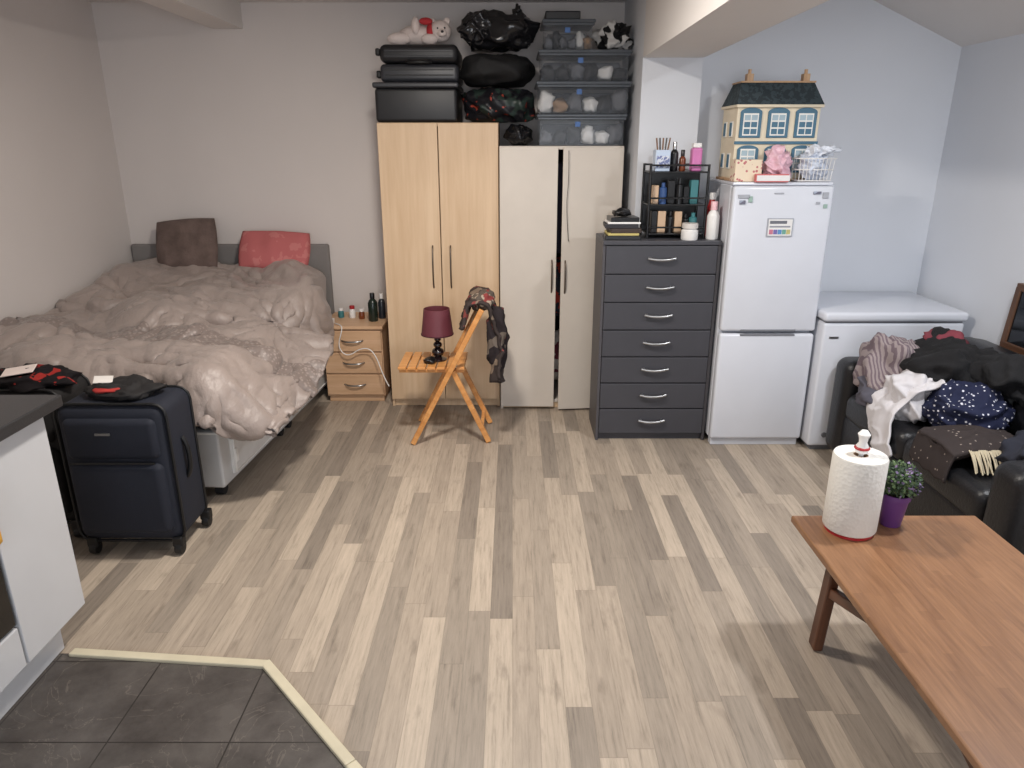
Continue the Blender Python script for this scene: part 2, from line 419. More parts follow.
# pillows
def pillow(name,c,s,mat,rot,seed=1):
    bm=bmesh.new(); n=28
    for sg in (1,-1):
        V=[[None]*(n+1) for _ in range(n+1)]
        for i in range(n+1):
            for j in range(n+1):
                a=i/n*2-1;b=j/n*2-1
                h=((1-a**4)*(1-b**4))**0.5
                p=Vector((a*s[0]*(1-0.06*b*b),b*s[1]*(1-0.06*a*a),sg*h*s[2]))
                p.z+=h*0.02*noise.noise(p*9+Vector((seed,0,sg)))
                V[i][j]=bm.verts.new(p)
        for i in range(n):
            for j in range(n): bm.faces.new((V[i][j],V[i+1][j],V[i+1][j+1],V[i][j+1]))
    bmesh.ops.remove_doubles(bm,verts=bm.verts[:],dist=1e-5); bmesh.ops.recalc_face_normals(bm,faces=bm.faces[:])
    o=me(name,bm); o.location=c; o.rotation_euler=rot; return fin(o,mat,True,top=True)
pillow('cushion',(-2.19,4.83,1.01),(0.21,0.18,0.055),M('cushion_brown_fur',(104,88,82),0.95,var=0.25,vs=14,bump=0.8,bs=90),(math.radians(70),math.radians(-4),0))
pillow('pillow',(-1.60,4.82,0.975),(0.24,0.14,0.055),MP('pillow_salmon',(184,104,104),(194,120,118),14,'noise',0.6),(math.radians(62),math.radians(2),0))
# ---------------------------------------------------------------- suitcases
def suitcase(name,x0,x1,y0,y1,z0,z1,mat,trim,tagc=None):
    grp(name,((x0+x1)/2,(y0+y1)/2,0))
    box('shell',x0,x1,y0+0.04,y1,z0,z1,mat,0.05,5)
    box('front_pocket_lower',x0+0.03,x1-0.03,y0+0.012,y0+0.08,z0+0.05,z0+(z1-z0)*0.60,mat,0.03,4)
    box('front_pocket_upper',x0+0.035,x1-0.035,y0+0.018,y0+0.08,z0+(z1-z0)*0.63,z1-0.05,mat,0.03,4)
    for k,zz in (('piping_front',y0+0.06),('piping_back',y1-0.04)):
        r=0.05; a,b,c,d=x0-0.002,x1+0.002,z0-0.002,z1+0.002
        pts=[]
        for cx,cz,s in ((b-r,d-r,0),(a+r,d-r,90),(a+r,c+r,180),(b-r,c+r,270)):
            for g in range(0,91,30):
                th=math.radians(s+g); pts.append((cx+r*math.cos(th),zz,cz+r*math.sin(th)))
        tube(k,pts,0.006,trim,cyc=True,smooth=False)
    tube('zip_line',[(x0+0.05,y0+0.012,z0+(z1-z0)*0.615),(x1-0.05,y0+0.012,z0+(z1-z0)*0.615)],0.004,trim,smooth=False)
    xm=(x0+x1)/2
    tube('top_handle',[(xm-0.09,(y0+y1)/2,z1),(xm-0.08,(y0+y1)/2,z1+0.035),(xm+0.08,(y0+y1)/2,z1+0.035),(xm+0.09,(y0+y1)/2,z1)],0.012,trim)
    tube('side_handle',[(x1,(y0+y1)/2,z0+0.25),(x1+0.02,(y0+y1)/2,z0+0.28),(x1+0.02,(y0+y1)/2,z0+0.40),(x1,(y0+y1)/2,z0+0.43)],0.01,trim)
    for i,(x,y) in enumerate(((x0+0.05,y0+0.06),(x1-0.03,y0+0.06),(x0+0.05,y1-0.04),(x1-0.01,y1-0.03))):
        lathe('wheel_%d'%i,[(0.008,-0.016),(0.027,-0.014),(0.03,0),(0.027,0.014),(0.008,0.016)],(x,y,0.031),trim,20,rot=(0,math.pi/2,0))
        box('wheel_fork_%d'%i,x-0.022,x+0.022,y-0.02,y+0.02,0.04,z0+0.02,trim,0.006)
NV=M('suitcase_navy',(21,26,40),0.75,bump=0.3,bs=400); TR=M('suitcase_trim',(14,14,16),0.5); BK=M('suitcase_black',(22,20,21),0.75,bump=0.3,bs=400)
suitcase('suitcase',-1.82,-1.38,2.58,2.90,0.065,0.675,NV,TR)
box('logo_plate',-1.65,-1.59,2.593,2.599,0.560,0.570,MT,0.001)
blob('folded_cloth',(-1.60,2.77,0.695),(0.15,0.10,0.035),BK,3,14,0.03,0.5,4)
blob('red_scarf_end',(-1.64,2.71,0.714),(0.055,0.03,0.014),M('scarf_red',(170,50,45),0.9),4,18,0.01,0.6,3)
box('luggage_tag',-1.72,-1.65,2.75,2.81,0.732,0.736,M('tag_white',(225,220,215),0.6),0.001,rot=(0.2,0.1,0.4))
suitcase('suitcase.001',-2.32,-1.88,2.71,3.03,0.075,0.69,BK,TR)
blob('red_cloth',(-2.05,2.87,0.71),(0.19,0.12,0.04),MP('cloth_dark_red',(26,22,24),(150,45,40),16,'noise',0.64),5,14,0.03,0.5,4)
box('paper_tag',-2.12,-2.0,2.79,2.87,0.755,0.76,M('tag_paper',(230,215,208),0.6),0.002,rot=(0.15,-0.1,0.3))
# ---------------------------------------------------------------- bedside table
BE=MW('beech_veneer_v',(200,170,136),(216,189,157),'Z',0.5); BEX=MW('beech_veneer_h',(200,168,132),(218,188,152),'X',0.9)
NB=MW('nightstand_wood',(194,156,120),(212,176,142),'X',0.9)
DARK=M('painted_gap_shade',(22,18,16),0.9); BRZ=M('handle_bronze',(112,100,90),0.35,0.8)  # DARK: shade seen through the door gap, painted as near-black
grp('bedside_table',(-1.05,4.7,0))
box('carcass',-1.245,-0.855,4.53,4.92,0.04,0.51,NB); box('top_board',-1.255,-0.845,4.50,4.93,0.51,0.53,NB)
box('plinth',-1.235,-0.865,4.54,4.90,0,0.05,NB)
for i in range(3):
    z=0.055+i*0.151
    box('drawer_%d'%i,-1.24,-0.86,4.512,4.53,z,z+0.142,NB,0.005)
    tube('handle_%d'%i,[(-1.12,4.512,z+0.075),(-1.10,4.49,z+0.072),(-1.05,4.486,z+0.07),(-1.0,4.49,z+0.072),(-0.98,4.512,z+0.075)],0.006,MT)
def bottle(nm,x,y,z,r,h,m,capm,capr=0.5,caph=0.2,group=None):
    grp(group or nm,(x,y,z))
    hb=h*(1-caph)
    lathe('body',[(r*0.9,0),(r,0.006),(r,hb*0.8),(r*0.75,hb*0.92),(r*capr*0.8,hb)],(x,y,z),m,24)
    lathe('cap',[(r*capr,hb),(r*capr,h*0.98),(r*capr*0.85,h)],(x,y,z),capm,20)
GRN=M('bottle_dark_green',(30,42,36),0.25); WT=M('plastic_white',(232,230,228),0.35); BKP=M('plastic_black',(20,20,22),0.3); RED=M('plastic_red',(170,40,45),0.35); PNK=M('plastic_pink',(222,105,165),0.35); AMB=M('amber',(120,60,30),0.3); TEAL=M('box_teal',(60,120,125),0.5)
bottle('aftershave_bottle',-0.93,4.66,0.53,0.032,0.19,GRN,BKP)
bottle('shampoo_bottle',-0.885,4.74,0.53,0.025,0.17,M('bottle_dark',(35,40,48),0.3),WT)
bottle('pill_jar',-1.02,4.72,0.53,0.02,0.07,AMB,WT,0.9,0.25); bottle('pill_jar',-1.09,4.75,0.53,0.022,0.085,WT,RED,0.8,0.25); bottle('pill_jar',-1.17,4.76,0.53,0.02,0.065,TEAL,WT,0.8,0.25)
grp('charging_cable',(-1.0,4.5,0.3))
tube('cable',[(-1.2,4.6,0.535),(-1.12,4.52,0.54),(-1.10,4.478,0.52),(-1.14,4.47,0.40),(-1.08,4.47,0.33),(-0.98,4.465,0.40),(-0.90,4.46,0.38),(-0.83,4.40,0.20),(-0.80,4.38,0.16)],0.0035,WT)
box('plug',-1.23,-1.18,4.57,4.62,0.53,0.56,WT,0.006)
# ---------------------------------------------------------------- wardrobes
grp('wardrobe',(-0.445,4.7,0))
box('side_left',-0.795,-0.777,4.445,4.96,0,1.775,BE,0.002); box('side_right',-0.098,-0.08,4.445,4.96,0,1.775,BE,0.002)
box('top_board',-0.777,-0.098,4.445,4.96,1.755,1.775,BE,0.002); box('back_board',-0.777,-0.098,4.94,4.96,0.06,1.755,BE,0.002)
box('bottom_board',-0.777,-0.098,4.45,4.94,0.06,0.08,BE,0.002); box('plinth',-0.777,-0.098,4.46,4.48,0,0.06,BE,0.002)
box('door_left',-0.793,-0.4405,4.427,4.443,0.055,1.772,BE,0.003); box('door_right',-0.4355,-0.082,4.427,4.443,0.055,1.772,BE,0.003)
for k,x in (('handle_left',-0.49),('handle_right',-0.38)):
    tube(k,[(x,4.427,0.80),(x,4.40,0.82),(x,4.395,0.93),(x,4.40,1.04),(x,4.427,1.06)],0.005,BRZ)
WD=M('door_cream_white',(206,197,186),0.4,var=0.03)
grp('wardrobe.001',(0.29,4.7,0))
box('side_left',-0.075,-0.058,4.40,4.96,0,1.645,WD,0.002); box('side_right',0.643,0.66,4.40,4.96,0,1.645,WD,0.002)
box('top_board',-0.058,0.643,4.40,4.96,1.625,1.645,WD,0.002); box('back_board',-0.058,0.643,4.94,4.96,0.05,1.625,DARK,0)  # back board coloured dark to paint in the interior shade
box('bottom_board',-0.058,0.643,4.41,4.94,0.04,0.06,WD,0.002); box('plinth',-0.058,0.643,4.42,4.44,0,0.04,BEX,0.002)
box('door_left',-0.073,0.272,4.382,4.398,0.02,1.64,WD,0.003,rot=(0,0,math.radians(-1.2)),piv=(-0.073,4.39,0))
box('door_right',0.298,0.658,4.382,4.398,0.012,1.635,WD,0.003,rot=(0,0,math.radians(5.5)),piv=(0.658,4.39,0))
box('clothes_hanging_a',0.20,0.36,4.50,4.80,1.0,1.55,M('inner_cloth_a',(50,45,60),0.9),0.03,3)
blob('clothes_stack_b',(0.28,4.62,0.75),(0.16,0.13,0.2),MP('inner_cloth_b',(190,70,60),(60,60,70),10,'noise',0.5),5,9,0.03)
blob('clothes_stack_c',(0.28,4.62,0.3),(0.18,0.13,0.2),MP('inner_cloth_c',(200,190,180),(120,60,70),10,'noise',0.5),6,9,0.03)
for k,x,yy in (('handle_left',0.245,4.365),('handle_right',0.325,4.338)):
    tube(k,[(x,yy+0.014,0.78),(x,yy-0.01,0.80),(x,yy-0.014,0.88),(x,yy-0.01,0.96),(x,yy+0.014,0.98)],0.005,BRZ)
tube('dangling_cord',[(0.33,4.33,1.62),(0.335,4.332,1.45),(0.32,4.33,1.3),(0.34,4.335,1.1)],0.0018,BKP)
# items on wardrobe 1
BC=M('case_black',(26,26,29),0.45,bump=0.1,bs=200); BC2=M('case_charcoal',(46,47,52),0.4)
grp('storage_trunk',(-0.55,4.65,1.775))
box('body',-0.80,-0.32,4.45,4.90,1.777,1.965,BC,0.02,4); box('lid',-0.81,-0.31,4.44,4.91,1.965,1.995,BC2,0.01,3)
grp('hard_suitcase',(-0.53,4.65,2.0))
box('lower_shell',-0.765,-0.31,4.47,4.88,1.997,2.095,BC2,0.025,5); box('upper_shell',-0.765,-0.31,4.47,4.88,2.1,2.20,BC,0.035,5)
tube('handle',[(-0.60,4.47,2.10),(-0.59,4.435,2.10),(-0.48,4.435,2.10),(-0.47,4.47,2.10)],0.009,TR)
for k,zz in enumerate((2.03,2.06,2.13,2.16)): box('rib_%d'%k,-0.735,-0.34,4.466,4.474,zz,zz+0.008,BC2 if k>1 else BC,0.002)
box('case_wheel_a',-0.79,-0.764,4.49,4.53,2.02,2.06,TR,0.008); box('case_wheel_b',-0.79,-0.764,4.49,4.53,2.14,2.18,TR,0.008)
# plush toy
FUR=M('plush_white_fur',(220,206,200),0.95,bump=0.9,bs=120); RF=M('plush_red',(180,50,55),0.9,bump=0.5,bs=120)
grp('teddy_bear',(-0.52,4.62,2.2))
def ell(nm,c,s,m,sub=3):
    bm=bmesh.new(); bmesh.ops.create_icosphere(bm,subdivisions=sub,radius=1)
    for v in bm.verts: v.co=Vector((v.co.x*s[0],v.co.y*s[1],v.co.z*s[2]))*(1+0.04*noise.noise(v.co*5))
    o=me(nm,bm); o.location=c; return fin(o,m,True)
ell('body',(-0.55,4.64,2.262),(0.12,0.08,0.06),FUR,4); ell('head',(-0.42,4.60,2.28),(0.065,0.06,0.06),FUR,4); ell('muzzle',(-0.405,4.545,2.265),(0.028,0.022,0.022),FUR)
ell('ear_a',(-0.465,4.60,2.33),(0.02,0.012,0.02),FUR); ell('ear_b',(-0.38,4.60,2.335),(0.02,0.012,0.02),FUR)
ell('eye_a',(-0.43,4.545,2.29),(0.006,0.006,0.006),BKP); ell('eye_b',(-0.39,4.55,2.292),(0.006,0.006,0.006),BKP); ell('nose',(-0.402,4.523,2.27),(0.009,0.006,0.007),BKP)
ell('leg_a',(-0.66,4.58,2.238),(0.07,0.032,0.035),FUR); ell('leg_b',(-0.64,4.70,2.238),(0.07,0.032,0.035),FUR); ell('arm_a',(-0.48,4.56,2.235),(0.05,0.028,0.03),FUR)
ell('arm_b',(-0.56,4.57,2.305),(0.025,0.03,0.05),FUR); ell('scarf',(-0.475,4.615,2.27),(0.03,0.07,0.06),RF); ell('bow',(-0.50,4.57,2.33),(0.04,0.02,0.02),RF)
# bags
BAG=M('bin_bag_black',(26,26,29),0.2,bump=0.5,bs=14); BAGP=MP('bag_printed_dark',(26,26,30),(160,66,52),22,'noise',0.64,rough=0.3,c3=(40,52,48)); BAG2=M('bag_fabric_black',(15,15,17),0.75,bump=0.3,bs=90)
CUR[0]=None
blob('printed_bag',(-0.085,4.64,1.875),(0.205,0.18,0.096),BAGP,11,6,0.04,0.98,5,0.18,sq=0.72,top=True)
blob('holdall_bag',(-0.085,4.66,2.075),(0.205,0.18,0.093),BAG2,12,4,0.03,0.95,5,0.16,sq=0.7,top=True)
grp('bin_bag',(-0.09,4.64,2.27))
blob('main_bag',(-0.07,4.64,2.275),(0.21,0.17,0.10),BAG,13,5,0.045,0.95,5,0.3,sq=0.8)
blob('side_lobe',(-0.20,4.56,2.29),(0.10,0.09,0.08),BAG,23,7,0.04,0.95,5,0.3)
blob('tied_neck',(0.03,4.56,2.36),(0.035,0.03,0.05),BAG,24,22,0.03,1,4,0.4)
grp('tied_bag',(0.04,4.57,1.70))
blob('bag_body',(0.035,4.58,1.708),(0.085,0.12,0.062),BAG,31,7,0.025,0.98,5,0.15)
# plastic boxes
CLR=M('box_clear_plastic',(140,146,154),0.1,alpha=0.10,var=0.02); CLL=M('box_lid_plastic',(88,94,102),0.25,alpha=0.75,var=0.02)
cont=[M('content_white',(215,215,215),0.6),M('content_grey',(96,98,104),0.7),M('content_blue',(70,105,160),0.6),M('content_dark',(38,38,42),0.7),M('content_tan',(150,122,96),0.7)]
def pbox(x0,x1,y0,y1,z0,z1,seed,name='plastic_storage_box'):
    grp(name,((x0+x1)/2,(y0+y1)/2,z0)); th=0.004; i=0.018
    a,b,c,d=x0+i,x1-i,y0+i,y1-i
    box('base',a,b,c,d,z0,z0+th,CLR,0.001)
    box('wall_f',a,b,c,c+th,z0,z1-0.02,CLR,0.001); box('wall_b',a,b,d-th,d,z0,z1-0.02,CLR,0.001)
    box('wall_l',a,a+th,c,d,z0,z1-0.02,CLR,0.001); box('wall_r',b-th,b,c,d,z0,z1-0.02,CLR,0.001)
    box('rim',x0+0.006,x1-0.006,y0+0.006,y0+0.02,z1-0.032,z1-0.018,CLL,0.004); box('lid',x0,x1,y0,y1,z1-0.018,z1,CLL,0.006)
    box('sticker',a+(b-a)*0.42,a+(b-a)*0.42+0.03,c-0.005,c-0.003,z1-0.07,z1-0.042,cont[2],0)
    R=random.Random(seed); n=6
    for k in range(n):
        w=(b-a)/n; h=(z1-z0-0.045)*R.uniform(0.5,0.95)
        blob('content_%d'%k,(a+w*(k+0.5),c+0.09,z0+0.006+h*0.5),(w*0.52,0.07,h*0.5),cont[R.choice([0,1,3,0,1,4,1,3])],k+seed,9,0.025,0.95,3,0.3,sq=0.7)
    box('content_back',a+0.02,b-0.02,c+0.18,d-0.04,z0+0.006,z1-0.05,cont[1],0.01)
pbox(0.145,0.675,4.42,4.84,1.647,1.822,1); pbox(0.14,0.69,4.41,4.85,1.824,1.998,2); pbox(0.15,0.685,4.42,4.84,2.0,2.165,3); pbox(0.17,0.475,4.45,4.80,2.167,2.325,4)
box('notebook_box',0.19,0.39,4.49,4.70,2.327,2.372,BC,0.006)
CUR[0]=None
blob('carrier_bag',(0.59,4.60,2.24),(0.10,0.13,0.072),MP('carrier_bag_grey',(190,188,186),(28,28,30),8,'noise',0.5,rough=0.4),8,7,0.05,0.95,5,0.25,top=True)
# ---------------------------------------------------------------- chest of drawers
GR=M('drawer_grey',(64,64,70),0.45,var=0.05,bump=0.05,bs=200); GR2=M('chest_side_grey',(74,72,76),0.5)
grp('chest_of_drawers',(0.82,4.0,0))
box('carcass',0.50,1.12,3.885,4.20,0.05,1.14,GR2,0.002); box('top_board',0.49,1.13,3.855,4.215,1.14,1.163,GR,0.003)
box('side_left',0.49,0.506,3.865,4.21,0,1.14,GR2,0.002); box('side_right',1.114,1.13,3.865,4.21,0,1.14,GR2,0.002)
box('plinth',0.506,1.114,3.89,3.91,0,0.06,GR,0.002)
for i in range(7):
    z=0.045+i*0.1565
    box('drawer_%d'%i,0.508,1.112,3.862,3.884,z,z+0.150,GR,0.003)
    zz=z+0.085
    for s in (0,1): lathe('handle_post_%d_%d'%(i,s),[(0.006,0),(0.006,0.02)],(0.75+0.12*s,3.862,zz),MT,12,rot=(math.pi/2,0,0))
    tube('handle_%d'%i,[(0.735,3.845,zz+0.002),(0.76,3.838,zz-0.004),(0.81,3.834,zz-0.007),(0.86,3.838,zz-0.004),(0.885,3.845,zz+0.002)],0.0075,MT)
Z0=1.163
BRN=M('brush_wood',(120,85,60),0.5)
grp('makeup_organiser',(0.89,4.03,Z0))
for z in (Z0+0.02,Z0+0.175,Z0+0.345):
    box('shelf_%d'%int(z*100),0.74,1.05,3.95,4.15,z,z+0.008,BKP,0.002)
    for s,y in (('f',3.95),('b',4.15)): tube('rail_%s_%d'%(s,int(z*100)),[(0.74,y,z+0.04),(1.05,y,z+0.04)],0.005,BKP,smooth=False)
box('back_panel',0.745,1.045,4.146,4.15,Z0+0.02,Z0+0.345,BKP,0.001)
for i,(x,y) in enumerate(((0.74,3.95),(1.05,3.95),(0.74,4.15),(1.05,4.15))): tube('post_%d'%i,[(x,y,Z0),(x,y,Z0+0.39)],0.007,BKP,smooth=False)
cs=[TEAL,BKP,AMB,BKP,M('jar_beige',(200,170,140),0.4),M('jar_blue',(50,80,130),0.4),TEAL]
R=random.Random(3)
for lv in range(2):
    z=Z0+0.028+lv*0.155
    x=0.765
    k=0
    while x<1.01:
        w=R.choice([0.016,0.02,0.022]); h=R.uniform(0.09,0.135); m=R.choice(cs)
        if R.random()<0.6: box('pack_%d_%d'%(lv,k),x,x+2*w,3.97+0.02*R.random(),4.03,z,z+h,m,0.003)
        else: lathe('pot_%d_%d'%(lv,k),[(w,0),(w,h*0.75),(w*0.5,h*0.8),(w*0.5,h)],(x+w,3.99,z),m,16)
        x+=2*w+0.004; k+=1
zt=Z0+0.353
grp('brush_holder',(0.80,4.0,zt)); box('cup',0.765,0.845,3.97,4.05,zt,zt+0.11,M('cup_blue_white',(190,205,225),0.4),0.005)
box('cup_inner_label',0.772,0.838,3.966,3.97,zt+0.02,zt+0.08,MP('cup_label',(210,215,225),(120,130,170),60,'noise',0.5),0)
for i in range(5): tube('brush_%d'%i,[(0.78+i*0.013,4.0,zt+0.1),(0.77+i*0.019,4.0+0.004*i,zt+0.17)],0.004,BKP if i%2 else BRN)
bottle('perfume_bottle',0.875,4.02,zt,0.022,0.15,BKP,MT,0.5,0.25); bottle('perfume_bottle',0.925,4.04,zt,0.018,0.11,AMB,BKP,0.6,0.3)
grp('pink_box',(0.98,4.0,zt)); box('body',0.96,1.015,3.97,4.03,zt,zt+0.12,M('pink_pack',(205,120,175),0.4),0.010,3); box('lid',0.965,1.01,3.975,4.025,zt+0.12,zt+0.145,WT,0.006)
bottle('lotion_bottle',1.09,3.93,Z0,0.033,0.20,WT,M('cap_pink',(235,190,195),0.4),0.55,0.22)
bottle('spray_bottle',1.105,4.03,Z0,0.025,0.24,RED,WT,0.7,0.15)
bottle('face_cream_jar',0.96,3.90,Z0,0.045,0.09,WT,M('jar_lid_grey',(210,205,200),0.3),0.95,0.3)
grp('book_stack',(0.6,4.0,Z0))
bc=[BKP,M('book_yellow',(190,175,110),0.6),M('book_brown',(60,48,42),0.6),M('book_dark',(40,38,44),0.6),WT,BKP]
z=Z0
for i in range(6):
    h=[0.02,0.012,0.024,0.022,0.010,0.024][i]
    box('book_%d'%i,0.51+0.012*(i%3),0.70-0.01*(i%2),3.90+0.008*i,4.08,z,z+h,bc[i],0.002,rot=(0,0,0.05*(i%3-1))); z+=h+0.0005
blob('hair_accessory',(0.60,3.98,z+0.02),(0.05,0.04,0.02),BKP,5,18,0.02,0.95,3,0.3)
# ---------------------------------------------------------------- fridge
FR=M('fridge_white',(214,217,225),0.22,var=0.015); FG=M('fridge_seal',(120,122,128),0.6)
grp('fridge_freezer',(1.4,4.0,0))
box('cabinet',1.142,1.658,3.84,4.29,0.04,1.455,FR,0.008,3); box('top_cap',1.14,1.66,3.80,4.30,1.452,1.468,FR,0.006,3)
box('seal_upper',1.150,1.650,3.828,3.842,0.69,1.44,FG,0.002); box('seal_lower',1.150,1.650,3.828,3.842,0.06,0.66,FG,0.002)
box('door_upper',1.14,1.66,3.775,3.830,0.683,1.450,FR,0.016,4); box('door_lower',1.14,1.66,3.775,3.830,0.045,0.668,FR,0.016,4)
box('kick_plate',1.15,1.65,3.80,3.85,0.0,0.04,FR,0.004)
box('grip_recess_upper',1.25,1.55,3.772,3.79,0.684,0.694,FG,0.003); box('grip_recess_lower',1.25,1.55,3.772,3.79,0.657,0.667,FG,0.003)
stk=[M('sticker_grey',(165,168,176),0.5),MP('sticker_mix',(160,168,185),(110,110,125),60,'noise',0.5,rough=0.4),M('sticker_green',(150,175,165),0.5)]
box('badge',1.35,1.40,3.772,3.776,1.41,1.418,stk[0],0.001)
box('note_card',1.33,1.465,3.769,3.776,1.195,1.29,stk[0],0.001); box('note_card_paper',1.336,1.459,3.7675,3.7695,1.201,1.284,WT,0)
for q,cc in enumerate(((196,120,140),(120,110,170),(90,140,190),(110,165,150),(190,180,120))):
    box('note_card_block_%d'%q,1.342+q*0.0225,1.362+q*0.0225,3.766,3.768,1.208,1.232,M('card_col_%d'%q,cc,0.5),0)
box('note_card_head',1.342,1.43,3.766,3.768,1.262,1.277,M('card_dark',(110,112,120),0.5),0); box('note_card_line',1.342,1.45,3.766,3.768,1.243,1.251,M('card_mid',(150,152,160),0.5),0)
for i,(x,z,w,h) in enumerate(((1.165,1.39,0.06,0.018),(1.175,1.36,0.03,0.02),(1.22,1.37,0.02,0.03),(1.60,1.39,0.03,0.03),(1.55,1.41,0.04,0.014),(1.61,1.34,0.02,0.02),(1.57,1.36,0.02,0.012))):
    box('magnet_%d'%i,x,x+w,3.769,3.776,z,z+h,stk[i%3] if i!=1 else stk[1],0.001)
CUR[0]=None
# dollhouse
DH=M('dollhouse_cream',(230,216,190),0.5); DB=M('dollhouse_blue',(70,112,135),0.5); DR=MP('dollhouse_roof_shingle',(52,60,64),(66,76,80),40,'noise',0.5,rough=0.7); DW=MW('dollhouse_wood',(188,145,105),(208,170,130),'Z'); GLS=M('dollhouse_glass',(170,190,200),0.15)
DP=MP('dollhouse_print',(232,215,190),(190,120,120),45,'spots',0.3,rough=0.6); DWH=M('dollhouse_white',(238,236,230),0.45)
hz=1.469; hx0,hx1,hy0,hy1=1.17,1.60,3.94,4.20
grp('dollhouse',(1.39,4.07,hz))
box('body',hx0,hx1,hy0,hy1,hz+0.012,hz+0.37,DH,0.003); box('base',hx0-0.01,hx1+0.01,hy0-0.02,hy1+0.01,hz,hz+0.012,DW,0.003)
box('eave',hx0-0.012,hx1+0.012,hy0-0.018,hy1+0.015,hz+0.365,hz+0.38,DH,0.004); box('mid_band',hx0-0.004,hx1+0.004,hy0-0.008,hy0,hz+0.185,hz+0.2,DB,0.002)
bm=bmesh.new()
lo=[(hx0-0.01,hy0-0.015),(hx1+0.01,hy0-0.015),(hx1+0.01,hy1+0.01),(hx0-0.01,hy1+0.01)]; hi=[(hx0+0.025,hy0+0.06),(hx1-0.025,hy0+0.06),(hx1-0.025,hy1-0.05),(hx0+0.025,hy1-0.05)]
A=[bm.verts.new((x,y,hz+0.38)) for x,y in lo]; B=[bm.verts.new((x,y,hz+0.49)) for x,y in hi]
bm.faces.new(A[::-1]); bm.faces.new(B)
for i in range(4): bm.faces.new((A[i],A[(i+1)%4],B[(i+1)%4],B[i]))
fin(me('mansard_roof',bm),DR)
box('ridge_cap',hx0+0.02,hx1-0.02,hy0+0.05,hy1-0.045,hz+0.488,hz+0.497,DW,0.002)
for i,x in enumerate((hx0+0.06,hx1-0.075)):
    box('chimney_%d'%i,x,x+0.035,hy0+0.09,hy0+0.13,hz+0.46,hz+0.535,DW,0.002); lathe('chimney_pot_%d'%i,[(0.009,0),(0.009,0.022)],(x+0.017,hy0+0.11,hz+0.535),DW,10)
for row,(zb,hh) in enumerate(((hz+0.225,0.12),(hz+0.05,0.11))):
    for k in range(3):
        xc=hx0+0.072+k*0.143; w=0.056
        box('shutter_frame_%d_%d'%(row,k),xc-w,xc+w,hy0-0.008,hy0,zb-0.008,zb+hh,DB,0.003)
        lathe('arch_%d_%d'%(row,k),[(w,0),(w,0.007)],(xc,hy0,zb+hh-0.005),DB,24,rot=(math.pi/2,0,0)).scale=(1,0.45,1)
        box('window_surround_%d_%d'%(row,k),xc-0.040,xc+0.038,hy0-0.0095,hy0-0.0075,zb+0.003,zb+0.112,DWH,0)
        for q in range(2):
            for r2 in range(3):
                box('pane_%d_%d_%d_%d'%(row,k,q,r2),xc-0.034+q*0.036,xc-0.004+q*0.036,hy0-0.0115,hy0-0.009,zb+0.010+r2*0.034,zb+0.036+r2*0.034,DB if row==0 and r2<2 else GLS,0)
for k in range(2):
    for r2 in range(2):
        box('side_window_%d_%d'%(k,r2),hx0-0.006,hx0,hy0+0.05+k*0.11,hy0+0.10+k*0.11,hz+0.06+r2*0.16,hz+0.14+r2*0.16,DWH,0.002)
        box('side_pane_%d_%d'%(k,r2),hx0-0.008,hx0-0.005,hy0+0.057+k*0.11,hy0+0.093+k*0.11,hz+0.067+r2*0.16,hz+0.133+r2*0.16,DB,0)
grp('patterned_box',(1.22,3.87,hz)); box('body',1.15,1.29,3.82,3.905,hz,hz+0.11,DP,0.006); 
grp('picture_book',(1.36,3.85,hz)); box('cover',1.25,1.42,3.785,3.815,hz,hz+0.04,M('book_pinkred',(205,110,110),0.5),0.003); box('pages',1.255,1.425,3.783,3.812,hz+0.006,hz+0.034,WT,0.001)
CUR[0]=None
blob('pink_bag',(1.375,3.865,hz+0.075),(0.072,0.042,0.085),M('bag_pink_translucent',(226,184,196),0.3,bump=0.4,bs=40),4,12,0.045,0.9,5,0.35,top=True)
grp('wire_basket',(1.57,3.87,hz))
for k in range(3):
    z=hz+0.006+k*0.055; e=0.006*k
    tube('ring_%d'%k,[(1.48-e,3.81-e,z),(1.645+e,3.81-e,z),(1.645+e,3.905+e*0.5,z),(1.48-e,3.905+e*0.5,z)],0.003,WT,cyc=True,smooth=False)
for k in range(10):
    x=1.48+k*0.018; tube('wire_f_%d'%k,[(x,3.81,hz+0.006),(x+0.0015*(k-4),3.798,hz+0.118)],0.0018,WT,smooth=False)
    tube('wire_b_%d'%k,[(x,3.905,hz+0.006),(x+0.0015*(k-4),3.911,hz+0.118)],0.0018,WT,smooth=False)
blob('contents',(1.562,3.86,hz+0.080),(0.072,0.042,0.075),M('basket_paper',(205,212,225),0.5),9,12,0.045,0.95,5,0.3)
blob('contents_top',(1.60,3.86,hz+0.155),(0.085,0.04,0.03),M('plastic_bag_clear',(222,226,234),0.25),12,14,0.045,0.95,5,0.4)
# ---------------------------------------------------------------- chest freezer
grp('chest_freezer',(2.0,4.0,0))
box('cabinet',1.675,2.43,3.71,4.28,0.03,0.745,FR,0.015,4); box('lid_seal',1.685,2.42,3.72,4.27,0.742,0.756,FG,0.002)
box('lid',1.668,2.438,3.695,4.285,0.754,0.805,FR,0.018,4); box('foot_rail',1.70,2.40,3.73,4.26,0,0.035,FG,0.004)
box('badge',1.71,1.76,3.706,3.712,0.66,0.672,MT,0.001)
for i in range(8): box('vent_slot_%d'%i,2.2,2.32,3.707,3.712,0.08+i*0.012,0.086+i*0.012,FG,0)
lathe('drain_plug',[(0.015,0),(0.015,0.01)],(1.76,3.712,0.1),FG,16,rot=(math.pi/2,0,0))
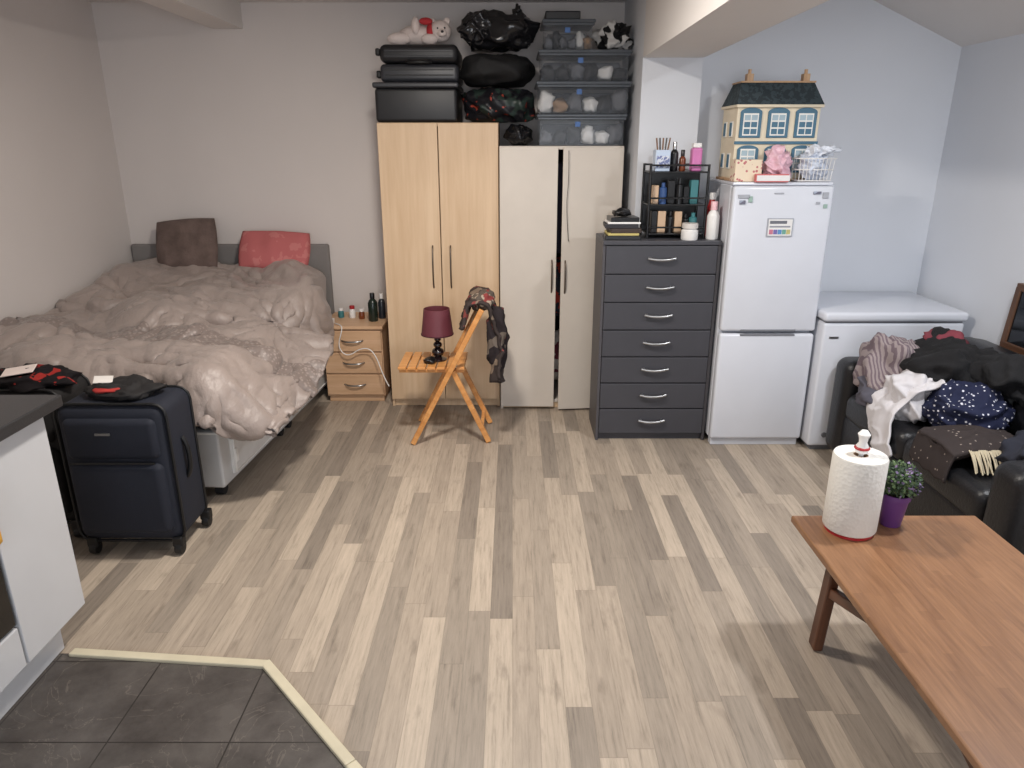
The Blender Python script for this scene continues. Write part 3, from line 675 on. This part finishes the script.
# ---------------------------------------------------------------- folding chair
PN=MW('pine_orange',(194,128,66),(220,160,96),'X',1.2,0.4,0.3)
grp('folding_chair',(-0.38,4.0,0))
for k,y in (('near',3.80),('far',4.16)):
    bar('long_leg_'+k,(-0.575,y,0.006),(-0.165,y,0.80),0.030,0.030,PN,0.004,up=(0,1,0))
for k,y in (('near',3.83),('far',4.13)):
    bar('short_leg_'+k,(-0.135,y,0.006),(-0.335,y,0.44),0.030,0.028,PN,0.004,up=(0,1,0))
for k,y in (('near',3.855),('far',4.105)): bar('seat_rail_'+k,(-0.64,y,0.435),(-0.27,y,0.435),0.03,0.02,PN,0.003)
for i in range(7): box('seat_slat_%d'%i,-0.645+i*0.055,-0.598+i*0.055,3.82,4.14,0.447,0.463,PN,0.004)
for i,f in enumerate((0.97,0.86,0.76)):
    x=-0.575+0.41*f; z=0.8*f; bar('back_slat_%d'%i,(x,3.80,z),(x,4.16,z),0.012,0.05,PN,0.003,up=(0.4,0,0.8))
bar('stretcher_front',(-0.53,3.80,0.09),(-0.53,4.16,0.09),0.02,0.02,PN); bar('stretcher_rear',(-0.175,3.83,0.09),(-0.175,4.13,0.09),0.02,0.02,PN)
CL=MP('scarf_dark_print',(62,54,52),(128,66,62),15,'noise',0.58,c3=(128,112,98))
CUR[0]=grp('patterned_scarf',(-0.15,3.98,0.7))
def jf(u,v):
    y=3.775+0.41*u; w=0.018*math.sin(u*15+v*3)+0.010*math.sin(u*33)
    if v<0.30:
        k=v/0.30; x=-0.275+0.05*k; z=0.70+0.135*k; return Vector((x-0.015+w*0.5*(1-k),y,z-0.02*math.sin(u*9)*(1-k)))
    if v<0.42:
        k=(v-0.30)/0.12; return Vector((-0.235+0.115*k,y,0.835+0.022*math.sin(k*math.pi)))
    k=(v-0.42)/0.58; return Vector((-0.12+0.05*k+w*k*1.4+0.02*math.sin(k*3),y+0.02*math.sin(k*4),0.835-k*(0.42+0.05*math.sin(u*7))))
grid('scarf_body',jf,60,70,CL,thick=0.018,disp=lambda p,u,v:0.025*(ridge(p,6,3)-0.3))
blob('hanging_end',(-0.085,3.86,0.62),(0.055,0.06,0.19),MP('garment_charcoal',(44,38,40),(96,52,52),14,'noise',0.62,c3=(104,94,86)),17,6,0.035,1.0,5,0.25)
blob('scarf_bundle',(-0.16,3.92,0.825),(0.06,0.12,0.05),MP('scarf_print',(92,82,74),(162,146,130),26,'noise',0.55,c3=(130,60,58)),6,9,0.035,1.0,4,0.25)
# table lamp on chair
grp('table_lamp',(-0.43,3.97,0.463))
SH=M('lampshade_burgundy',(104,50,60),0.55,bump=0.3,bs=200); LB=M('lamp_base_dark',(32,22,24),0.15,coat=0.6)
zl=0.463
lathe('base',[(0.05,0),(0.052,0.008),(0.03,0.018),(0.012,0.025)],(-0.43,3.97,zl),LB)
for i,(r,z) in enumerate(((0.036,0.048),(0.026,0.092),(0.02,0.125))): ell('bead_%d'%i,(-0.43,3.97,zl+z),(r,r,r*0.8),LB,3)
lathe('neck',[(0.007,0.11),(0.007,0.19)],(-0.43,3.97,zl),MT,12)
lathe('shade',[(0.092,0.155),(0.074,0.305),(0.071,0.305),(0.089,0.155)],(-0.43,3.97,zl),SH,40,cap=False)
lathe('shade_trim_lower',[(0.094,0.153),(0.094,0.160),(0.0885,0.160),(0.0885,0.153)],(-0.43,3.97,zl),M('trim_plum',(70,24,36),0.6),40,cap=False)
blob('lamp_cable_coil',(-0.47,3.90,zl+0.016),(0.035,0.03,0.018),BKP,3,25,0.012,0.9,3)
# ---------------------------------------------------------------- sofa
LE=M('leather_black',(22,22,25),0.38,bump=0.35,bs=90,var=0.15); 
grp('sofa',(2.1,2.95,0))
box('base',1.76,2.44,2.25,3.66,0.06,0.30,LE,0.03,4)
box('arm_far',1.735,2.44,3.50,3.675,0.05,0.585,LE,0.06,6); box('arm_near',1.735,2.44,2.18,2.36,0.05,0.585,LE,0.06,6)
box('seat_cushion_a',1.74,2.25,2.93,3.50,0.28,0.43,LE,0.05,6); box('seat_cushion_b',1.74,2.25,2.36,2.93,0.28,0.43,LE,0.05,6)
box('back_cushion_a',2.17,2.40,2.93,3.50,0.40,0.74,LE,0.08,6,rot=(0,math.radians(8),0)); box('back_cushion_b',2.17,2.40,2.36,2.93,0.40,0.74,LE,0.08,6,rot=(0,math.radians(8),0))
box('back_frame',2.36,2.45,2.2,3.66,0.06,0.69,LE,0.03,4)
for i,(x,y) in enumerate(((1.80,2.3),(1.80,3.6),(2.38,2.3),(2.38,3.6))): lathe('foot_%d'%i,[(0.02,0),(0.025,0.06)],(x,y,0),BKP,14)
TP=MP('garment_taupe_print',(150,138,138),(112,98,104),20,'wave',0.6); NVD=MP('garment_navy_dots',(34,38,62),(205,205,215),48,'spots',0.22); WC=M('garment_white',(208,204,206),0.85,sheen=0.3); BB=M('garment_black_knit',(18,17,19),0.95,bump=0.5,bs=200); RD=M('garment_wine',(120,52,62),0.9)
GT=MP('throw_charcoal',(56,49,48),(140,128,120),34,'spots',0.14)
grp('clothes_pile',(1.95,3.1,0.43))
blob('taupe_top',(1.88,3.36,0.59),(0.15,0.17,0.17),TP,1,5,0.06,0.88,5,0.3)
blob('taupe_sleeve',(1.82,3.28,0.50),(0.11,0.13,0.08),M('garment_grey',(84,82,92),0.9),21,5,0.05,0.85,5,0.3)
blob('black_jumper',(2.06,3.22,0.63),(0.20,0.22,0.15),BB,3,5,0.07,0.95,5,0.35)
blob('black_jacket',(2.20,2.98,0.68),(0.15,0.2,0.10),BB,7,5,0.06,0.9,5,0.3)
blob('wine_top',(2.10,3.34,0.755),(0.09,0.08,0.04),RD,8,6,0.04,0.9,4,0.3)
blob('navy_blouse',(2.0,2.92,0.54),(0.17,0.14,0.12),NVD,9,6,0.05,0.92,5,0.3)
def wf(u,v):
    if v<0.5:
        k=v/0.5; x=1.93-0.19*k; z=0.64-0.13*k-0.03*k*k
    else:
        k=(v-0.5)/0.5; x=1.74-0.02*math.sin(min(1,k*2)*1.57)+0.01*math.sin(u*9)*k; z=0.48-0.17*k-0.05*math.sin(u*4)*k
    return Vector((x,2.99+0.22*u+0.04*math.sin(v*4),z+0.012*math.sin(u*17)*(1-v)))
grid('white_shirt',wf,50,70,WC,thick=0.01,disp=lambda p,u,v:(0.035 if v<0.5 else 0.015)*ridge(p,5,4))
blob('white_shirt_body',(1.86,3.13,0.535),(0.10,0.11,0.14),WC,14,5,0.05,0.9,5,0.3)
blob('dark_blouse',(2.08,2.50,0.52),(0.17,0.13,0.10),M('garment_dark_navy',(28,30,42),0.9),15,6,0.05,0.9,5,0.3)
grp('throw_blanket',(1.9,2.68,0.45))
def tf(u,v):
    return Vector((1.74+0.36*u,2.56+0.26*v,0.475+0.06*math.sin(math.pi*min(1,u*0.95+0.04))**0.5*math.sin(math.pi*(0.08+0.84*v))**0.4))
grid('blanket_fold',tf,50,40,GT,thick=0.03,disp=lambda p,u,v:0.014*ridge(p,5,4))
def tf2(u,v): return Vector((1.742-0.022*math.sin(v*1.5),2.56+0.26*u,0.49-0.12*v+0.005*math.sin(u*20)))
grid('blanket_drop',tf2,30,16,GT,thick=0.01)
FRG=M('fringe_cream',(190,178,152),0.9)
for i in range(42):
    x=1.80+0.0058*i; tube('fringe_%d'%i,[(x,2.565,0.51),(x-0.006,2.53,0.505+0.004*math.sin(i*2)),(x-0.010+0.008*math.sin(i*3),2.485-0.014*math.sin(i*5),0.447)],0.0028,FRG)
# framed mirror on right wall
grp('framed_mirror',(2.45,3.15,0.9))
FW=MW('frame_walnut',(74,48,32),(100,68,46),'Z'); mx=2.462
def fb(nm,p0,p1): bar(nm,p0,p1,0.03,0.035,FW,0.004)
fb('frame_far',(mx-0.02,3.40,0.712),(mx,3.40,1.0)); fb('frame_near',(mx-0.02,2.85,0.712),(mx,2.85,1.0)); fb('frame_top',(mx,2.84,1.0),(mx,3.415,1.0)); fb('frame_bottom',(mx-0.02,2.84,0.715),(mx-0.02,3.415,0.715))
box('glass',mx-0.016,mx-0.010,2.86,3.39,0.72,0.99,M('mirror_glass',(60,62,66),0.08,0.8),0,rot=(0,math.radians(4),0))
# ---------------------------------------------------------------- coffee table
TW=NT('table_bamboo'); v=TW.coord(); sp=TW.new('ShaderNodeSeparateXYZ'); TW.link(v,sp.inputs[0])
st=TW.math('FLOOR',TW.math('DIVIDE',sp.outputs[0],0.028)); wn=TW.new('ShaderNodeTexWhiteNoise',noise_dimensions='2D')
cbn=TW.new('ShaderNodeCombineXYZ'); TW.link(st,cbn.inputs[0]); wn0=TW.new('ShaderNodeTexWhiteNoise',noise_dimensions='1D'); TW.link(st,wn0.inputs['W'])
TW.link(TW.math('FLOOR',TW.math('ADD',TW.math('DIVIDE',sp.outputs[1],0.25),TW.math('MULTIPLY',wn0.outputs['Value'],5))),cbn.inputs[1]); TW.link(cbn.outputs[0],wn.inputs['Vector'])
cg=TW.new('ShaderNodeMapping'); cg.inputs['Scale'].default_value=(70,5,4); TW.link(v,cg.inputs[0]); gg=TW.noise(cg.outputs[0],1.2,6,0.65)
bc_=TW.ramp(wn.outputs['Value'],[(0,srgb(122,86,60)),(1,srgb(154,113,80))])
TW.link(TW.mix(0.5,bc_,TW.ramp(gg,[(0.3,srgb(106,72,48)),(0.7,srgb(160,119,86))])),TW.b.inputs['Base Color'])
TW.b.inputs['Roughness'].default_value=0.33; TWm=TW.m
LG=MW('table_leg_walnut',(70,42,28),(98,60,40),'Z',1,0.4)
grp('coffee_table',(1.27,1.5,0))
box('top',0.955,1.585,0.90,2.16,0.425,0.45,TWm,0.006,3)
for k,(x,y,dx,dy) in {'leg_far_left':(1.06,2.01,-0.01,0.03),'leg_far_right':(1.49,2.01,0.01,0.03),'leg_near_left':(1.06,1.05,-0.01,-0.03),'leg_near_right':(1.49,1.05,0.01,-0.03)}.items():
    bar(k,(x,y,0.43),(x+dx,y+dy,0.004),0.034,0.048,LG,0.006,up=(0,1,0))
for k,x in (('rail_left',1.06),('rail_right',1.49)): 
    bar(k+'_a',(x,2.02,0.24),(x+0.0,1.55,0.40),0.028,0.035,LG,0.004); bar(k+'_b',(x,1.04,0.24),(x,1.51,0.40),0.028,0.035,LG,0.004)
    bar(k,(x,2.0,0.41),(x,1.06,0.41),0.03,0.03,LG,0.004)
bar('apron_far',(1.06,2.0,0.40),(1.49,2.0,0.40),0.025,0.045,LG,0.004); bar('apron_near',(1.06,1.06,0.40),(1.49,1.06,0.40),0.025,0.045,LG,0.004)
# paper towel
grp('paper_towel_roll',(1.105,2.045,0.45))
PT=NT('paper_towel'); v=PT.coord(); vo=PT.new('ShaderNodeTexVoronoi'); vo.inputs['Scale'].default_value=90; PT.link(v,vo.inputs['Vector'])
PT.b.inputs['Base Color'].default_value=srgb(222,219,212); PT.b.inputs['Roughness'].default_value=0.9; PT.bump(vo.outputs['Distance'],0.45,0.003)
cx_,cy_=1.108,2.065; zr=0.4505
lathe('base',[(0.075,0),(0.075,0.008),(0.07,0.011)],(cx_,cy_,zr),RED)
lathe('roll',[(0.02,0.012),(0.079,0.012),(0.082,0.018),(0.082,0.262),(0.079,0.268),(0.022,0.268),(0.022,0.2)],(cx_,cy_,zr),PT.m,64,cap=False)
lathe('core',[(0.022,0.012),(0.022,0.268),(0.020,0.268),(0.020,0.012)],(cx_,cy_,zr),M('cardboard',(160,130,100),0.9),24,cap=False)
lathe('spindle',[(0.008,0.01),(0.008,0.275),(0.02,0.278),(0.021,0.295),(0.012,0.31),(0.014,0.325),(0.019,0.338),(0.010,0.350)],(cx_,cy_,zr),WT,20)
ell('knob_red',(cx_,cy_,zr+0.292),(0.024,0.024,0.009),RED,3)
# plant
px,py=1.262,2.10
grp('potted_plant',(px,py,0.45))
PU=M('pot_purple',(98,56,118),0.4)
lathe('pot',[(0.030,0),(0.032,0.002),(0.044,0.100),(0.048,0.100),(0.048,0.118),(0.043,0.118),(0.040,0.10)],(px,py,0.4505),PU,32)
lathe('soil',[(0.040,0.10),(0.040,0.106)],(px,py,0.4505),M('soil',(50,38,30),0.95),24)
LF=[M('leaf_green',(84,104,66),0.7),M('leaf_dark',(50,70,46),0.7),M('leaf_lilac',(130,112,146),0.7)]
R=random.Random(5)
ell('foliage_core',(px,py,0.45+0.160),(0.052,0.052,0.048),LF[1],3)
for gi in range(3):
    bm=bmesh.new()
    for k in range(320 if gi<2 else 170):
        th=R.uniform(0,2*math.pi); ph=math.acos(R.uniform(-0.6,1)); d=Vector((math.sin(ph)*math.cos(th),math.sin(ph)*math.sin(th),math.cos(ph)))
        r=R.uniform(0.85,1.0); p=Vector((d.x*0.067,d.y*0.067,d.z*0.060))*r
        a=d.orthogonal().normalized(); a.rotate(Matrix.Rotation(R.uniform(0,6.28),3,d)); b=d.cross(a); w=0.005; l=0.010
        q=[p-a*w,p-b*w*0.2+d*l*0.4-b*w,p+a*w+d*l,p+b*w+d*l*0.3]
        bm.faces.new([bm.verts.new(x) for x in q])
    o=me('leaves_%d'%gi,bm); o.location=(px,py,0.45+0.162); fin(o,LF[gi])
CUR[0]=None
# ---------------------------------------------------------------- lights
def area(name,loc,rot,size,power,col,sy=None,shape=None):
    l=bpy.data.lights.new(name,'AREA'); l.energy=power; l.color=col; l.size=size
    if sy: l.shape='RECTANGLE'; l.size_y=sy
    elif shape: l.shape=shape
    o=bpy.data.objects.new(name,l); COL.objects.link(o); o.location=loc; o.rotation_euler=rot; return o
area('window_daylight',(0.3,YF-0.12,1.5),(math.radians(90),0,0),2.2,54,(0.88,0.93,1.0),1.1)
area('ceiling_light_warm',(-0.35,2.6,2.46),(0,0,0),0.26,55,(1.0,0.93,0.85),shape='DISK')
area('ceiling_light_right',(1.75,2.1,2.40),(0,0,0),0.16,31,(0.95,0.97,1.0),shape='DISK')
LM=M('lamp_plastic',(240,240,240),0.4)
grp('ceiling_lamp',(-0.35,2.6,2.47)); lathe('fitting',[(0.20,0.0),(0.20,0.028)],(-0.35,2.6,2.468),LM)
grp('ceiling_lamp.001',(1.75,2.1,2.45)); lathe('fitting',[(0.14,0.0),(0.14,0.03)],(1.75,2.1,2.41),LM)
tube('stem',[(1.75,2.1,2.43),(1.75,2.1,2.5)],0.01,LM,smooth=False)
w=bpy.data.worlds.new('world'); w.use_nodes=True; S.world=w
w.node_tree.nodes['Background'].inputs[0].default_value=(0.85,0.9,1,1); w.node_tree.nodes['Background'].inputs[1].default_value=0.8
